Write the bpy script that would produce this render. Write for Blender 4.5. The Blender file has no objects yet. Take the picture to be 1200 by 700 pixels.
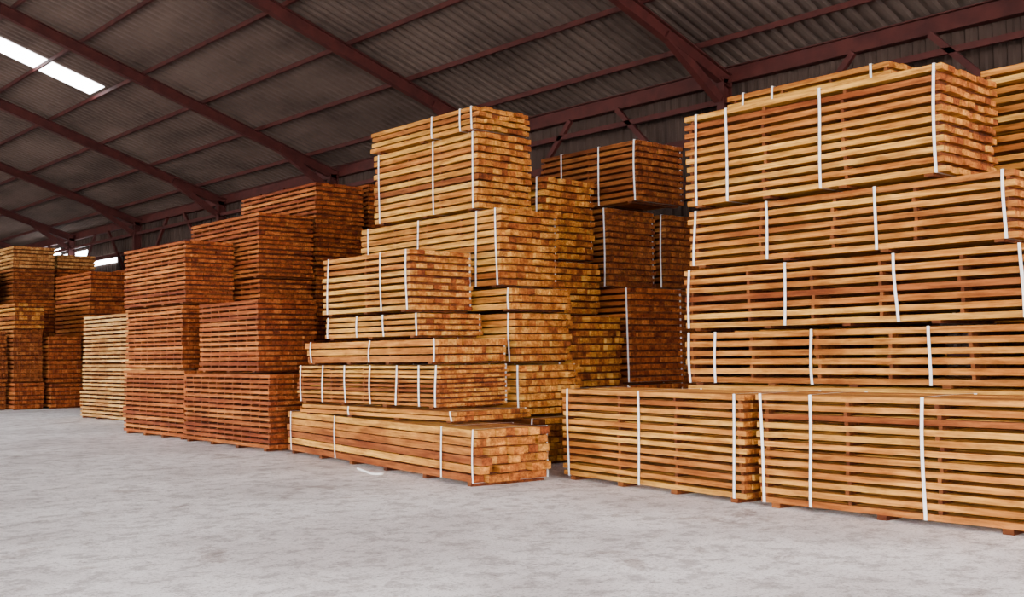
import bpy, math, random
from mathutils import Vector, Matrix
random.seed(11)
scene = bpy.context.scene

# ------------------------------------------------------------------ materials
def new_mat(name):
    m = bpy.data.materials.new(name); m.use_nodes = True
    nt = m.node_tree; b = nt.nodes["Principled BSDF"]
    return m, nt, b

def wood_mat(name="sawn_timber"):
    m, nt, b = new_mat(name)
    N, L = nt.nodes, nt.links
    at = N.new("ShaderNodeAttribute"); at.attribute_name = "Col"
    tc = N.new("ShaderNodeTexCoord")
    def mul(a, bb, fac=None):
        mx = N.new("ShaderNodeMix"); mx.data_type = 'RGBA'; mx.blend_type = 'MULTIPLY'
        mx.inputs["Factor"].default_value = 1
        if fac is not None: L.new(fac, mx.inputs["Factor"])
        L.new(a, mx.inputs["A"])
        if isinstance(bb, tuple): mx.inputs["B"].default_value = bb
        else: L.new(bb, mx.inputs["B"])
        return mx.outputs["Result"]
    def noise(scale3, detail=5, rough=.5):
        mp = N.new("ShaderNodeMapping"); mp.inputs["Scale"].default_value = scale3
        L.new(tc.outputs["Object"], mp.inputs["Vector"])
        n = N.new("ShaderNodeTexNoise"); n.inputs["Scale"].default_value = 1.0
        n.inputs["Detail"].default_value = detail; n.inputs["Roughness"].default_value = rough
        L.new(mp.outputs[0], n.inputs["Vector"]); return n.outputs["Fac"]
    def ramp(f, p0, c0, p1, c1):
        cr = N.new("ShaderNodeValToRGB")
        cr.color_ramp.elements[0].position = p0; cr.color_ramp.elements[0].color = (*c0, 1)
        cr.color_ramp.elements[1].position = p1; cr.color_ramp.elements[1].color = (*c1, 1)
        L.new(f, cr.inputs["Fac"]); return cr.outputs["Color"]
    g = noise((34, 1.8, 34), 7, .65)
    grain = ramp(g, .32, (.46, .38, .32), .64, (1.15, 1.13, 1.06))
    lowf = ramp(noise((7, .9, 9), 3), .38, (.66, .49, .38), .58, (1.06, 1.03, .96))
    blot = ramp(noise((5, 3.2, 14), 5, .7), .36, (.66, .59, .54), .52, (1, 1, 1))
    o = mul(mul(mul(at.outputs["Color"], lowf), grain), blot)
    # end grain darker and redder; darkening also paints in weaker light on the ends
    sx = N.new("ShaderNodeSeparateXYZ"); L.new(tc.outputs["Normal"], sx.inputs[0])
    ab = N.new("ShaderNodeMath"); ab.operation = 'ABSOLUTE'; L.new(sx.outputs["Y"], ab.inputs[0])
    gt = N.new("ShaderNodeMath"); gt.operation = 'GREATER_THAN'; gt.inputs[1].default_value = .7
    L.new(ab.outputs[0], gt.inputs[0])
    endc = ramp(noise((16, 16, 16), 4, .7), .36, (.50, .36, .30), .60, (.95, .78, .68))
    o = mul(o, endc, gt.outputs[0])
    L.new(o, b.inputs["Base Color"])
    b.inputs["Roughness"].default_value = .8
    b.inputs["Specular IOR Level"].default_value = .2
    bp = N.new("ShaderNodeBump"); bp.inputs["Strength"].default_value = .35
    bp.inputs["Distance"].default_value = .01
    L.new(g, bp.inputs["Height"]); L.new(bp.outputs[0], b.inputs["Normal"])
    return m

def noisy_mat(name, c1, c2, scale, rough=.8, metal=0., bump=.0, stretch=(1, 1, 1), detail=6, lo=.35, hi=.65):
    m, nt, b = new_mat(name)
    N, L = nt.nodes, nt.links
    tc = N.new("ShaderNodeTexCoord")
    mp = N.new("ShaderNodeMapping"); mp.inputs["Scale"].default_value = stretch
    L.new(tc.outputs["Object"], mp.inputs["Vector"])
    n = N.new("ShaderNodeTexNoise"); n.inputs["Scale"].default_value = scale
    n.inputs["Detail"].default_value = detail; n.inputs["Roughness"].default_value = .6
    L.new(mp.outputs[0], n.inputs["Vector"])
    cr = N.new("ShaderNodeValToRGB")
    cr.color_ramp.elements[0].position = lo; cr.color_ramp.elements[0].color = (*c1, 1)
    cr.color_ramp.elements[1].position = hi; cr.color_ramp.elements[1].color = (*c2, 1)
    L.new(n.outputs["Fac"], cr.inputs["Fac"]); L.new(cr.outputs["Color"], b.inputs["Base Color"])
    b.inputs["Roughness"].default_value = rough; b.inputs["Metallic"].default_value = metal
    b.inputs["Specular IOR Level"].default_value = .25
    if bump:
        bp = N.new("ShaderNodeBump"); bp.inputs["Strength"].default_value = bump
        bp.inputs["Distance"].default_value = .01
        L.new(n.outputs["Fac"], bp.inputs["Height"]); L.new(bp.outputs[0], b.inputs["Normal"])
    return m

def floor_mat():
    m, nt, b = new_mat("worn_concrete")
    N, L = nt.nodes, nt.links
    tc = N.new("ShaderNodeTexCoord")
    def noise(scale, detail, rough=.6, dist=0):
        n = N.new("ShaderNodeTexNoise"); n.inputs["Scale"].default_value = scale
        n.inputs["Detail"].default_value = detail; n.inputs["Roughness"].default_value = rough
        n.inputs["Distortion"].default_value = dist
        L.new(tc.outputs["Object"], n.inputs["Vector"]); return n
    def ramp(src, p0, c0, p1, c1):
        cr = N.new("ShaderNodeValToRGB")
        cr.color_ramp.elements[0].position = p0; cr.color_ramp.elements[0].color = (*c0, 1)
        cr.color_ramp.elements[1].position = p1; cr.color_ramp.elements[1].color = (*c1, 1)
        L.new(src.outputs["Fac"], cr.inputs["Fac"]); return cr
    def mul(a, bb):
        mx = N.new("ShaderNodeMix"); mx.data_type = 'RGBA'; mx.blend_type = 'MULTIPLY'
        mx.inputs["Factor"].default_value = 1
        L.new(a, mx.inputs["A"]); L.new(bb, mx.inputs["B"]); return mx.outputs["Result"]
    a = ramp(noise(.5, 9, .62, .3), .40, (.72, .675, .68), .58, (.96, .925, .935))
    c = ramp(noise(4, 12, .82, 0), .43, (.60, .575, .575), .51, (1.0, 1.0, 1.0))
    d = ramp(noise(38, 6, .8), .40, (.52, .50, .49), .47, (1, 1, 1))
    e = ramp(noise(1.1, 8, .75, .4), .36, (.62, .57, .55), .43, (1, 1, 1))
    o = mul(mul(mul(a.outputs["Color"], c.outputs["Color"]), d.outputs["Color"]), e.outputs["Color"])
    L.new(o, b.inputs["Base Color"])
    b.inputs["Roughness"].default_value = .7
    n = noise(12, 10, .7)
    bp = N.new("ShaderNodeBump"); bp.inputs["Strength"].default_value = .4; bp.inputs["Distance"].default_value = .012
    L.new(n.outputs["Fac"], bp.inputs["Height"]); L.new(bp.outputs[0], b.inputs["Normal"])
    return m

def emit_mat(name, col, s):
    m, nt, b = new_mat(name)
    b.inputs["Base Color"].default_value = (*col, 1)
    b.inputs["Emission Color"].default_value = (*col, 1)
    b.inputs["Emission Strength"].default_value = s
    return m

WOOD = wood_mat()
STRAP = noisy_mat("white_strapping", (.74, .72, .71), (.90, .88, .87), 6, .45)
CONC = floor_mat()
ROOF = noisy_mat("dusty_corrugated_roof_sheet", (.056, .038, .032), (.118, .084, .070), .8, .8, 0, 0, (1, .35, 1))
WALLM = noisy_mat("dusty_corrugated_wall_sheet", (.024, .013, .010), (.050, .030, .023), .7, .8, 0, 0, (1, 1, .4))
RED = noisy_mat("red_oxide_steel", (.034, .0055, .005), (.060, .011, .009), 3, .7)
SKYL = emit_mat("translucent_skylight_sheet", (.92, .96, 1), 18)
GROUND = noisy_mat("yard_gravel", (.35, .33, .30), (.48, .46, .43), 1.5, .9)

# ------------------------------------------------------------------ mesh helpers
class MB:
    def __init__(s): s.v = []; s.f = []; s.c = []; s.m = []
    def box(s, x0, x1, y0, y1, z0, z1, c=(1, 1, 1), mi=0, tw=0.):
        i = len(s.v)
        s.v += [(x0, y0, z0), (x1, y0, z0), (x1, y1, z0 + tw), (x0, y1, z0 + tw),
                (x0, y0, z1), (x1, y0, z1), (x1, y1, z1 + tw), (x0, y1, z1 + tw)]
        s.f += [(i, i+3, i+2, i+1), (i+4, i+5, i+6, i+7), (i, i+1, i+5, i+4),
                (i+1, i+2, i+6, i+5), (i+2, i+3, i+7, i+6), (i+3, i, i+4, i+7)]
        s.c += [c] * 8; s.m += [mi] * 6
    def beam(s, p0, p1, w, h, up=(0, 0, 1), off=(0, 0), mi=0):
        p0 = Vector(p0); p1 = Vector(p1); d = (p1 - p0).normalized()
        side = d.cross(Vector(up)).normalized(); u = side.cross(d).normalized()
        i = len(s.v)
        for p in (p0, p1):
            p = p + side * off[0] + u * off[1]
            for a, b in ((-1, -1), (1, -1), (1, 1), (-1, 1)):
                s.v.append(tuple(p + side * (a * w / 2) + u * (b * h / 2)))
        s.f += [(i, i+1, i+2, i+3), (i+7, i+6, i+5, i+4), (i, i+4, i+5, i+1),
                (i+1, i+5, i+6, i+2), (i+2, i+6, i+7, i+3), (i+3, i+7, i+4, i)]
        s.c += [(1, 1, 1)] * 8; s.m += [mi] * 6
    def ibeam(s, p0, p1, w, h, up=(0, 0, 1), t=.014):
        s.beam(p0, p1, t, h, up)
        s.beam(p0, p1, w, t * 1.3, up, (0, h / 2))
        s.beam(p0, p1, w, t * 1.3, up, (0, -h / 2))
    def cbeam(s, p0, p1, w, h, up=(0, 0, 1), t=.006):
        s.beam(p0, p1, t, h, up, (-w / 2, 0))
        s.beam(p0, p1, w, t, up, (0, h / 2))
        s.beam(p0, p1, w, t, up, (0, -h / 2))
    def obj(s, name, mats, col=False):
        me = bpy.data.meshes.new(name)
        me.from_pydata(s.v, [], s.f)
        for m in mats: me.materials.append(m)
        me.polygons.foreach_set("material_index", s.m)
        if col:
            a = me.color_attributes.new("Col", 'FLOAT_COLOR', 'POINT')
            flat = []
            for c in s.c: flat += [c[0], c[1], c[2], 1]
            a.data.foreach_set("color", flat)
        me.update()
        o = bpy.data.objects.new(name, me)
        scene.collection.objects.link(o)
        return o

# ------------------------------------------------------------------ lumber bundles
PAL = {
 'mix':   [((.66, .35, .060), 6), ((.55, .25, .042), 6), ((.42, .165, .030), 4), ((.29, .092, .020), 2), ((.72, .42, .09), 1.5)],
 'yel':   [((.68, .37, .066), 6), ((.58, .275, .046), 5), ((.44, .175, .032), 3), ((.30, .10, .022), 1.2), ((.74, .44, .10), 1.5)],
 'brown': [((.43, .140, .028), 5), ((.36, .105, .021), 5), ((.50, .185, .040), 3), ((.27, .070, .016), 2)],
 'dark':  [((.34, .125, .028), 4), ((.27, .088, .020), 4), ((.41, .17, .042), 2)],
 'pale':  [((.68, .43, .15), 5), ((.56, .33, .11), 4), ((.74, .50, .20), 2)],
 'stick': [((.20, .07, .018), 4), ((.13, .04, .011), 4)],
}
def pick(p):
    L = PAL[p]; t = sum(w for _, w in L); r = random.random() * t
    for c, w in L:
        r -= w
        if r <= 0: break
    k = random.uniform(.86, 1.12)
    return tuple(min(x * k, .92) for x in c)

def bundle(x0, x1, y0, y1, z0, z1, n, pal='mix', straps=(), rot=None, ratio=.60, rag=.02, nb=9, stick=.9):
    """boards run along local +Y, front (near) corner is the local origin"""
    b = MB(); W = x1 - x0; Ln = y1 - y0; H = z1 - z0
    bear = .05 if z0 < .01 else .03
    if rot is None: rot = random.uniform(-.5, .5)
    k = max(2, int(round(Ln / 1.1)) + 1)
    for i in range(k):
        y = .12 + (Ln - .34) * i / (k - 1)
        b.box(.01, W, y, y + .09, 0, bear - .001, pick('stick'))
    pitch = (H - bear) / (n - 1 + ratio) if n > 1 else (H - bear)
    th = pitch * ratio
    if n == 1: th = H - bear
    ns = max(2, int(round(Ln / stick)) + 1)
    sy = [.06 + (Ln - .16) * i / (ns - 1) for i in range(ns)]
    for l in range(n):
        za = bear + l * pitch
        bw = W / nb
        lay = random.uniform(-.008, .008)
        for j in range(nb):
            xa = j * bw + .003 + (lay if j == 0 else 0); xb = (j + 1) * bw - .003
            j0 = random.uniform(-rag, rag) ; j1 = random.uniform(-rag, rag)
            if random.random() < .12: j0 += random.uniform(-1, 1.5) * rag
            b.box(xa, xb, j0, Ln + j1, za, za + th - random.uniform(0, .005), pick(pal),
                  tw=random.uniform(-.005, .005))
        if l < n - 1 and pitch - th > .006:
            for y in sy:
                yy = y + random.uniform(-.02, .02)
                b.box(random.uniform(.012, .035), W - .012, yy, yy + .035, za + th - .003, za + pitch - .001 + .004, pick('stick'))
    for s in straps:
        y = min(max(s - y0, .03), Ln - .06)
        w = .015; e = .007; lean = random.uniform(-.02, .02)
        loop = []
        K = 8
        amp = random.uniform(.004, .014)
        ph = random.random() * 6
        for i in range(K + 1):
            t = i / K
            loop.append((-e - (.004 + .006 * math.sin(math.pi * t)) , y + lean * t + amp * math.sin(ph + 3.5 * t), bear - .003 + (H - bear + .003 + e) * t))
        top_y = loop[-1][1]
        loop += [(W * .5, (top_y + y) / 2, H + e + .004), (W + e, y, H + e), (W + e, y, bear - .003), (W * .5, y, bear - .004)]
        i0 = len(b.v); M = len(loop)
        for (px, py, pz) in loop:
            b.v += [(px, py - w, pz), (px, py + w, pz)]; b.c += [(1, 1, 1)] * 2
        for i in range(M):
            a = i0 + 2 * i; c = i0 + 2 * ((i + 1) % M)
            b.f.append((a, a + 1, c + 1, c)); b.m.append(1)
    o = b.obj("lumber_bundle", [WOOD, STRAP], True)
    o.location = (x0, y0, z0)
    o.rotation_euler = (0, 0, math.radians(rot))
    return o

# --- right-hand group: two low bundles in front
bundle(8.65, 9.63, 2.55, 6.16, 0, 1.07, 12, 'mix', (6.10, 5.58, 4.49, 3.2), rot=-.4)
bundle(8.68, 9.63, 6.32, 9.22, 0, 1.06, 12, 'mix', (9.10, 7.86, 6.46), rot=-7)
# tall column behind them
bundle(9.95, 11.12, 4.0, 8.0, 0, 1.09, 11, 'mix', (), rot=0)
bundle(9.95, 11.12, 3.75, 8.02, 1.10, 1.70, 6, 'mix', (7.98, 7.60, 6.34, 5.05, 4.0), rot=.3)
bundle(9.93, 11.10, 3.85, 8.03, 1.73, 2.43, 7, 'mix', (7.99, 6.66, 5.36, 4.14), rot=0)
bundle(9.93, 11.10, 4.18, 7.96, 2.46, 3.12, 7, 'mix', (7.88, 6.87, 5.57, 4.28), rot=-.3)
bundle(9.90, 11.10, 4.82, 7.93, 3.15, 4.23, 11, 'mix', (7.77, 7.34, 6.14, 4.90), rot=.5)
# column further back
for za, zb in ((0, 1.2), (1.22, 2.4), (2.42, 3.6), (3.62, 4.80)):
    bundle(11.4, 12.5, 6.15, 8.42, za, zb, 11, 'mix', (8.2, 7.75, 6.4) if zb > 4 else ())
for za, zb in ((0, 1.1), (1.12, 2.2), (2.22, 3.3), (3.32, 4.45)):
    bundle(11.4, 12.5, 1.9, 5.12, za, zb, 11, 'mix', (3.4, 2.2))
# --- centre stack, front column
bundle(7.75, 8.75, 9.28, 14.94, 0, .64, 6, 'mix', (9.33, 10.06, 13.13, 14.8), rot=-8.9, ratio=.84, rag=.08, nb=7)
bundle(8.22, 9.42, 10.2, 13.9, .65, .79, 2, 'yel', (10.3, 12.6), rot=-1, ratio=.8, rag=.06, nb=8)
bundle(8.40, 9.58, 10.78, 14.2, .80, 1.35, 9, 'yel', (14.1, 13.5, 12.9, 12.28, 11.68, 11.17, 10.83), rot=0, rag=.04, nb=8)
bundle(8.40, 9.58, 10.8, 13.95, 1.37, 1.69, 3, 'yel', (13.8, 12.3, 10.85), rot=0, ratio=.8, rag=.04, nb=8)
bundle(8.50, 9.58, 11.3, 13.6, 1.72, 2.04, 4, 'yel', (13.5, 12.75, 12.1, 11.36), rot=0, ratio=.7, rag=.04, nb=8)
bundle(8.50, 9.58, 11.5, 13.64, 2.07, 2.90, 9, 'yel', (13.5, 12.15, 11.56), rot=0, ratio=.62, rag=.03, nb=8)
# second column
bundle(9.74, 10.8, 10.4, 13.8, 0, .62, 7, 'yel', (10.5, 12), rot=0, ratio=.8, rag=.05, nb=8)
bundle(9.74, 10.8, 10.65, 13.8, .64, 1.33, 7, 'yel', (10.75, 12), rot=0, ratio=.8, rag=.05, nb=8)
bundle(9.72, 10.8, 10.8, 13.9, 1.36, 2.04, 7, 'yel', (10.9, 12), rot=0, ratio=.8, rag=.04, nb=8)
bundle(9.70, 10.8, 10.8, 13.5, 2.07, 2.38, 3, 'yel', (10.88, 12), rot=0, ratio=.8, rag=.04, nb=8)
bundle(9.70, 10.8, 11.03, 14.4, 2.41, 3.50, 11, 'yel', (14.2, 12.9, 11.55, 11.1), rot=0, ratio=.74, rag=.04, nb=7)
bundle(9.70, 10.74, 11.5, 14.02, 3.53, 4.64, 11, 'yel', (13.9, 12.5, 11.6), rot=0, ratio=.72, rag=.03, nb=7)
bundle(9.70, 10.74, 11.5, 14.05, 4.66, 5.01, 4, 'yel', (12.5, 11.85, 11.6), rot=.8, ratio=.72, rag=.05, nb=7)
# third column
bundle(10.98, 12.1, 11.0, 14.2, 0, .95, 9, 'mix', (11.2,), ratio=.74, rag=.05, rot=0)
bundle(10.98, 12.1, 11.0, 14.2, .97, 2.02, 10, 'mix', (11.2,), ratio=.74, rag=.05, rot=0)
bundle(10.96, 12.05, 11.4, 14.2, 2.05, 2.85, 8, 'mix', (11.5,), ratio=.74, rag=.04, rot=0)
bundle(10.94, 12.05, 11.5, 14.4, 2.88, 4.12, 12, 'mix', (11.58,), ratio=.74, rag=.04, rot=0)
# fourth and fifth columns
bundle(12.35, 13.6, 11.05, 14.2, 0, .98, 10, 'brown', (11.1,), ratio=.68, rot=0)
bundle(12.35, 13.6, 11.05, 14.2, 1.0, 2.48, 15, 'brown', (11.1, 12.2), ratio=.68, rot=0)
bundle(12.45, 13.6, 11.6, 14.0, 2.51, 3.78, 13, 'dark', (11.66,), ratio=.68, rot=0)
bundle(12.45, 13.55, 10.94, 13.1, 3.80, 4.77, 10, 'dark', (12.6, 11.75, 11.0), ratio=.66, rot=0)
for za, zb in ((0, 1.25), (1.27, 2.5), (2.52, 3.76)):
    bundle(13.75, 14.9, 11.5, 14.2, za, zb, 12, 'dark', (11.6,), ratio=.68, rot=0)
# --- brown stacks to the left
BR = dict(ratio=.60, rag=.03, nb=8, stick=.33)
bundle(8.45, 9.55, 15.15, 18.45, 0, 1.21, 14, 'brown', (), rot=-2, **BR)
bundle(8.50, 9.60, 15.6, 17.7, 1.24, 2.42, 14, 'brown', (), rot=0, **BR)
bundle(8.66, 9.60, 18.6, 21.4, 0, 1.26, 14, 'brown', (), rot=0, **BR)
bundle(8.66, 9.62, 18.72, 21.3, 1.29, 2.46, 14, 'brown', (), rot=0, **BR)
bundle(8.66, 9.64, 18.6, 21.4, 2.49, 3.65, 14, 'brown', (), rot=0, **BR)
bundle(9.74, 10.86, 17.8, 20.6, 0, 1.42, 15, 'brown', (), rot=0, **BR)
bundle(9.74, 10.86, 17.8, 20.6, 1.45, 2.93, 16, 'brown', (), rot=0, **BR)
bundle(9.72, 10.88, 17.8, 20.6, 2.96, 4.16, 14, 'brown', (), rot=0, **BR)
for za, zb in ((0, 1.6), (1.63, 3.2), (3.23, 4.86)):
    bundle(11.0, 12.1, 17.9, 20.9, za, zb, 18, 'brown', (), rot=0, **BR)
for za, zb in ((0, 1.6), (1.63, 3.3), (3.33, 4.96)):
    bundle(12.3, 13.4, 18.0, 21.0, za, zb, 18, 'brown', (), rot=0, **BR)
# pale bundles
bundle(10.2, 11.3, 23.9, 28.0, 0, .68, 7, 'pale', (), rot=0, stick=.5)
bundle(10.22, 11.3, 24.0, 27.9, .70, 1.35, 7, 'pale', (), rot=0, stick=.5)
bundle(10.2, 11.3, 24.0, 27.8, 1.38, 2.57, 12, 'pale', (), rot=0, stick=.5)
# far group
def col(x0, x1, y0, y1, zs, pals):
    z = 0
    for zt, p in zip(zs, pals):
        bundle(x0, x1, y0 + random.uniform(-.15, .15), y1, z, zt, max(3, int((zt - z) / .12)), p, rot=0, ratio=.66, nb=7, stick=.6)
        z = zt + .02
col(9.9, 10.3, 34.2, 37, (.8, 1.6, 2.35), ('dark',) * 3)
col(10.4, 11.25, 34, 37, (.8, 1.6, 2.4, 3.2), ('brown', 'dark', 'dark', 'mix'))
col(11.4, 12.4, 33.8, 37, (.75, 1.45, 2.2), ('brown',) * 3)
col(12.65, 13.8, 34, 37, (1.1, 2.2, 3.3, 4.25), ('dark', 'dark', 'brown', 'brown'))
col(13.95, 15.1, 34, 37, (1.2, 2.4, 3.6, 4.4), ('dark', 'dark', 'brown', 'brown'))
col(10.1, 11.2, 38, 41, (1.2, 2.4, 3.5, 4.4), ('dark', 'dark', 'brown', 'brown'))
col(11.5, 12.85, 37.6, 41, (1.2, 2.4, 3.5, 4.55, 5.3), ('dark', 'dark', 'brown', 'dark', 'pale'))
col(13.0, 14.3, 38, 41, (1.2, 2.4, 3.5, 4.6, 5.1), ('dark', 'dark', 'brown', 'brown', 'pale'))

# ------------------------------------------------------------------ building shell
XW, SL, EV = 16.0, .325, 6.6
Y0, Y1 = -12., 62.
def roofz(x): return EV + (XW - abs(x)) * SL

b = MB(); b.box(-XW - .5, XW + .3, Y0, Y1 + .2, -.2, 0); floor = b.obj("floor", [CONC])
b = MB(); b.box(-120, 120, -120, 160, -.6, -.21); b.obj("ground", [GROUND])

def corrugated(name, a0, a1, fn, mat, per=.21, amp=.035):
    v, f = [], []
    a = a0; prof = ((0, 0), (.35, 0), (.5, 1), (.85, 1))
    while a < a1:
        for t, h in prof:
            p, q = fn(a + t * per, h * amp); v += [p, q]
        a += per
    for i in range(len(v) // 2 - 1):
        f.append((2*i, 2*i+1, 2*i+3, 2*i+2))
    me = bpy.data.meshes.new(name); me.from_pydata(v, [], f); me.materials.append(mat); me.update()
    o = bpy.data.objects.new(name, me); scene.collection.objects.link(o); return o

corrugated("roof_slope_right", Y0, Y1, lambda a, h: ((XW + .3, a, roofz(XW + .3) + h), (0, a, roofz(0) + h)), ROOF, per=.24, amp=.055)
corrugated("roof_slope_left", Y0, Y1, lambda a, h: ((-XW - .6, a, roofz(XW + .6) + h), (0, a, roofz(0) + h)), ROOF, per=.24, amp=.055)
corrugated("wall_right", Y0, Y1, lambda a, h: ((XW + h, a, 0), (XW + h, a, EV)), WALLM)
corrugated("wall_far", -XW, XW - .1, lambda a, h: ((a, Y1 + h, 0), (a, Y1 + h, roofz(a) - .02)), WALLM)

# purlins
b = MB()
x = 15.0
while x > -16:
    z = roofz(x) - .065
    b.cbeam((x, Y0, z), (x, Y1 - .05, z), .05, .09, (0, 0, 1))
    x -= 1.5
b.obj("roof_purlins", [RED])
# portal frames
fy = [11.7 + 6.5 * k for k in range(-3, 8)]
for y in fy:
    b = MB()
    for s in (1, -1):
        zo = .12 + .13
        b.ibeam((s * (XW - .12), y, roofz(XW) - zo), (0, y, roofz(0) - zo), .14, .24)
        b.ibeam((s * (XW - .28), y, 0), (s * (XW - .28), y, roofz(XW) - zo + .05), .16, .24, (1, 0, 0))
        b.beam((s * (XW - .45), y, roofz(XW) - .60), (s * (XW - 1.9), y, roofz(XW - 1.9) - .32), .13, .16)
        b.box(s * (XW - .28) - .22, s * (XW - .28) + .22, y - .2, y + .2, 0, .03)
        if s == 1:
            for d in (1, -1):
                b.beam((XW - .3, y + d * .1, 3.7), (XW - .3, y + d * 2.6, EV - .3), .08, .10)
    b.obj("steel_portal_frame", [RED])
b = MB()
for s in (1, -1):
    b.ibeam((s * (XW - .12), Y0, EV - .12), (s * (XW - .12), Y1 - .05, EV - .12), .16, .28)
b.beam((XW - .3, Y0, EV - .62), (XW - .3, Y1 - .05, EV - .62), .08, .10)
b.obj("eave_beam", [RED])
b = MB()
for z in (1.4, 2.9, 4.4, 5.4):
    b.cbeam((XW - .08, Y0, z), (XW - .08, Y1 - .05, z), .07, .14)
b.obj("wall_girts", [RED])
def skylight(name, y0, y1, x0, x1, sgn=1):
    b = MB()
    b.v = [(sgn*x0, y0, roofz(x0) - .012), (sgn*x1, y0, roofz(x1) - .012), (sgn*x1, y1, roofz(x1) - .012), (sgn*x0, y1, roofz(x0) - .012)]
    b.f = [(0, 1, 2, 3)]; b.c = [(1, 1, 1)] * 4; b.m = [0]
    b.obj(name, [SKYL])
skylight("skylight_1", 27.0, 28.0, 1.5, 10.4)
skylight("skylight_2", 27.0, 28.0, 1.5, 10.4, -1)
skylight("skylight_3", 1.0, 2.0, 1.5, 10.4, -1)
for i, (ya, yb, za, zb) in enumerate(((46.2, 49.0, 5.85, 6.15), (43.2, 46.0, 5.5, 5.85), (40.2, 43.0, 5.15, 5.45))):
    b = MB(); b.box(XW - .04, XW - .005, ya, yb, za, zb); b.obj("window_%d" % (i + 1), [SKYL])

# loose strapping on the floor
cu = bpy.data.curves.new("loose_strap", 'CURVE'); cu.dimensions = '3D'; cu.extrude = .010; cu.bevel_depth = .002
sp = cu.splines.new('NURBS')
pts = [(7.98, 12.0), (7.86, 11.7), (7.80, 11.45), (7.70, 11.3), (7.76, 11.15), (7.84, 11.2)]
sp.points.add(len(pts) - 1)
for p, (x, y) in zip(sp.points, pts): p.co = (x, y, .013, 1)
sp.use_endpoint_u = True
cu.materials.append(STRAP)
o = bpy.data.objects.new("loose_strap", cu); scene.collection.objects.link(o)

# ------------------------------------------------------------------ light
w = bpy.data.worlds.new("overcast_sky"); scene.world = w; w.use_nodes = True
bg = w.node_tree.nodes["Background"]
bg.inputs["Color"].default_value = (1.0, .96, .935, 1); bg.inputs["Strength"].default_value = 17.0

# ------------------------------------------------------------------ camera
cam = bpy.data.cameras.new("camera"); co = bpy.data.objects.new("camera", cam)
scene.collection.objects.link(co); scene.camera = co
cam.sensor_width = 36; cam.lens = 1260 / 1200 * 36; cam.clip_end = 500
hd = math.radians(41.9); pt = math.radians(2.9); rl = math.radians(.8)
fw = Vector((math.sin(hd) * math.cos(pt), math.cos(hd) * math.cos(pt), math.sin(pt)))
r0 = Vector((math.cos(hd), -math.sin(hd), 0)); u0 = r0.cross(fw)
r = r0 * math.cos(rl) - u0 * math.sin(rl); u = r0 * math.sin(rl) + u0 * math.cos(rl)
M = Matrix((r, u, -fw)).transposed().to_4x4(); M.translation = (0, 0, 1.5)
co.matrix_world = M
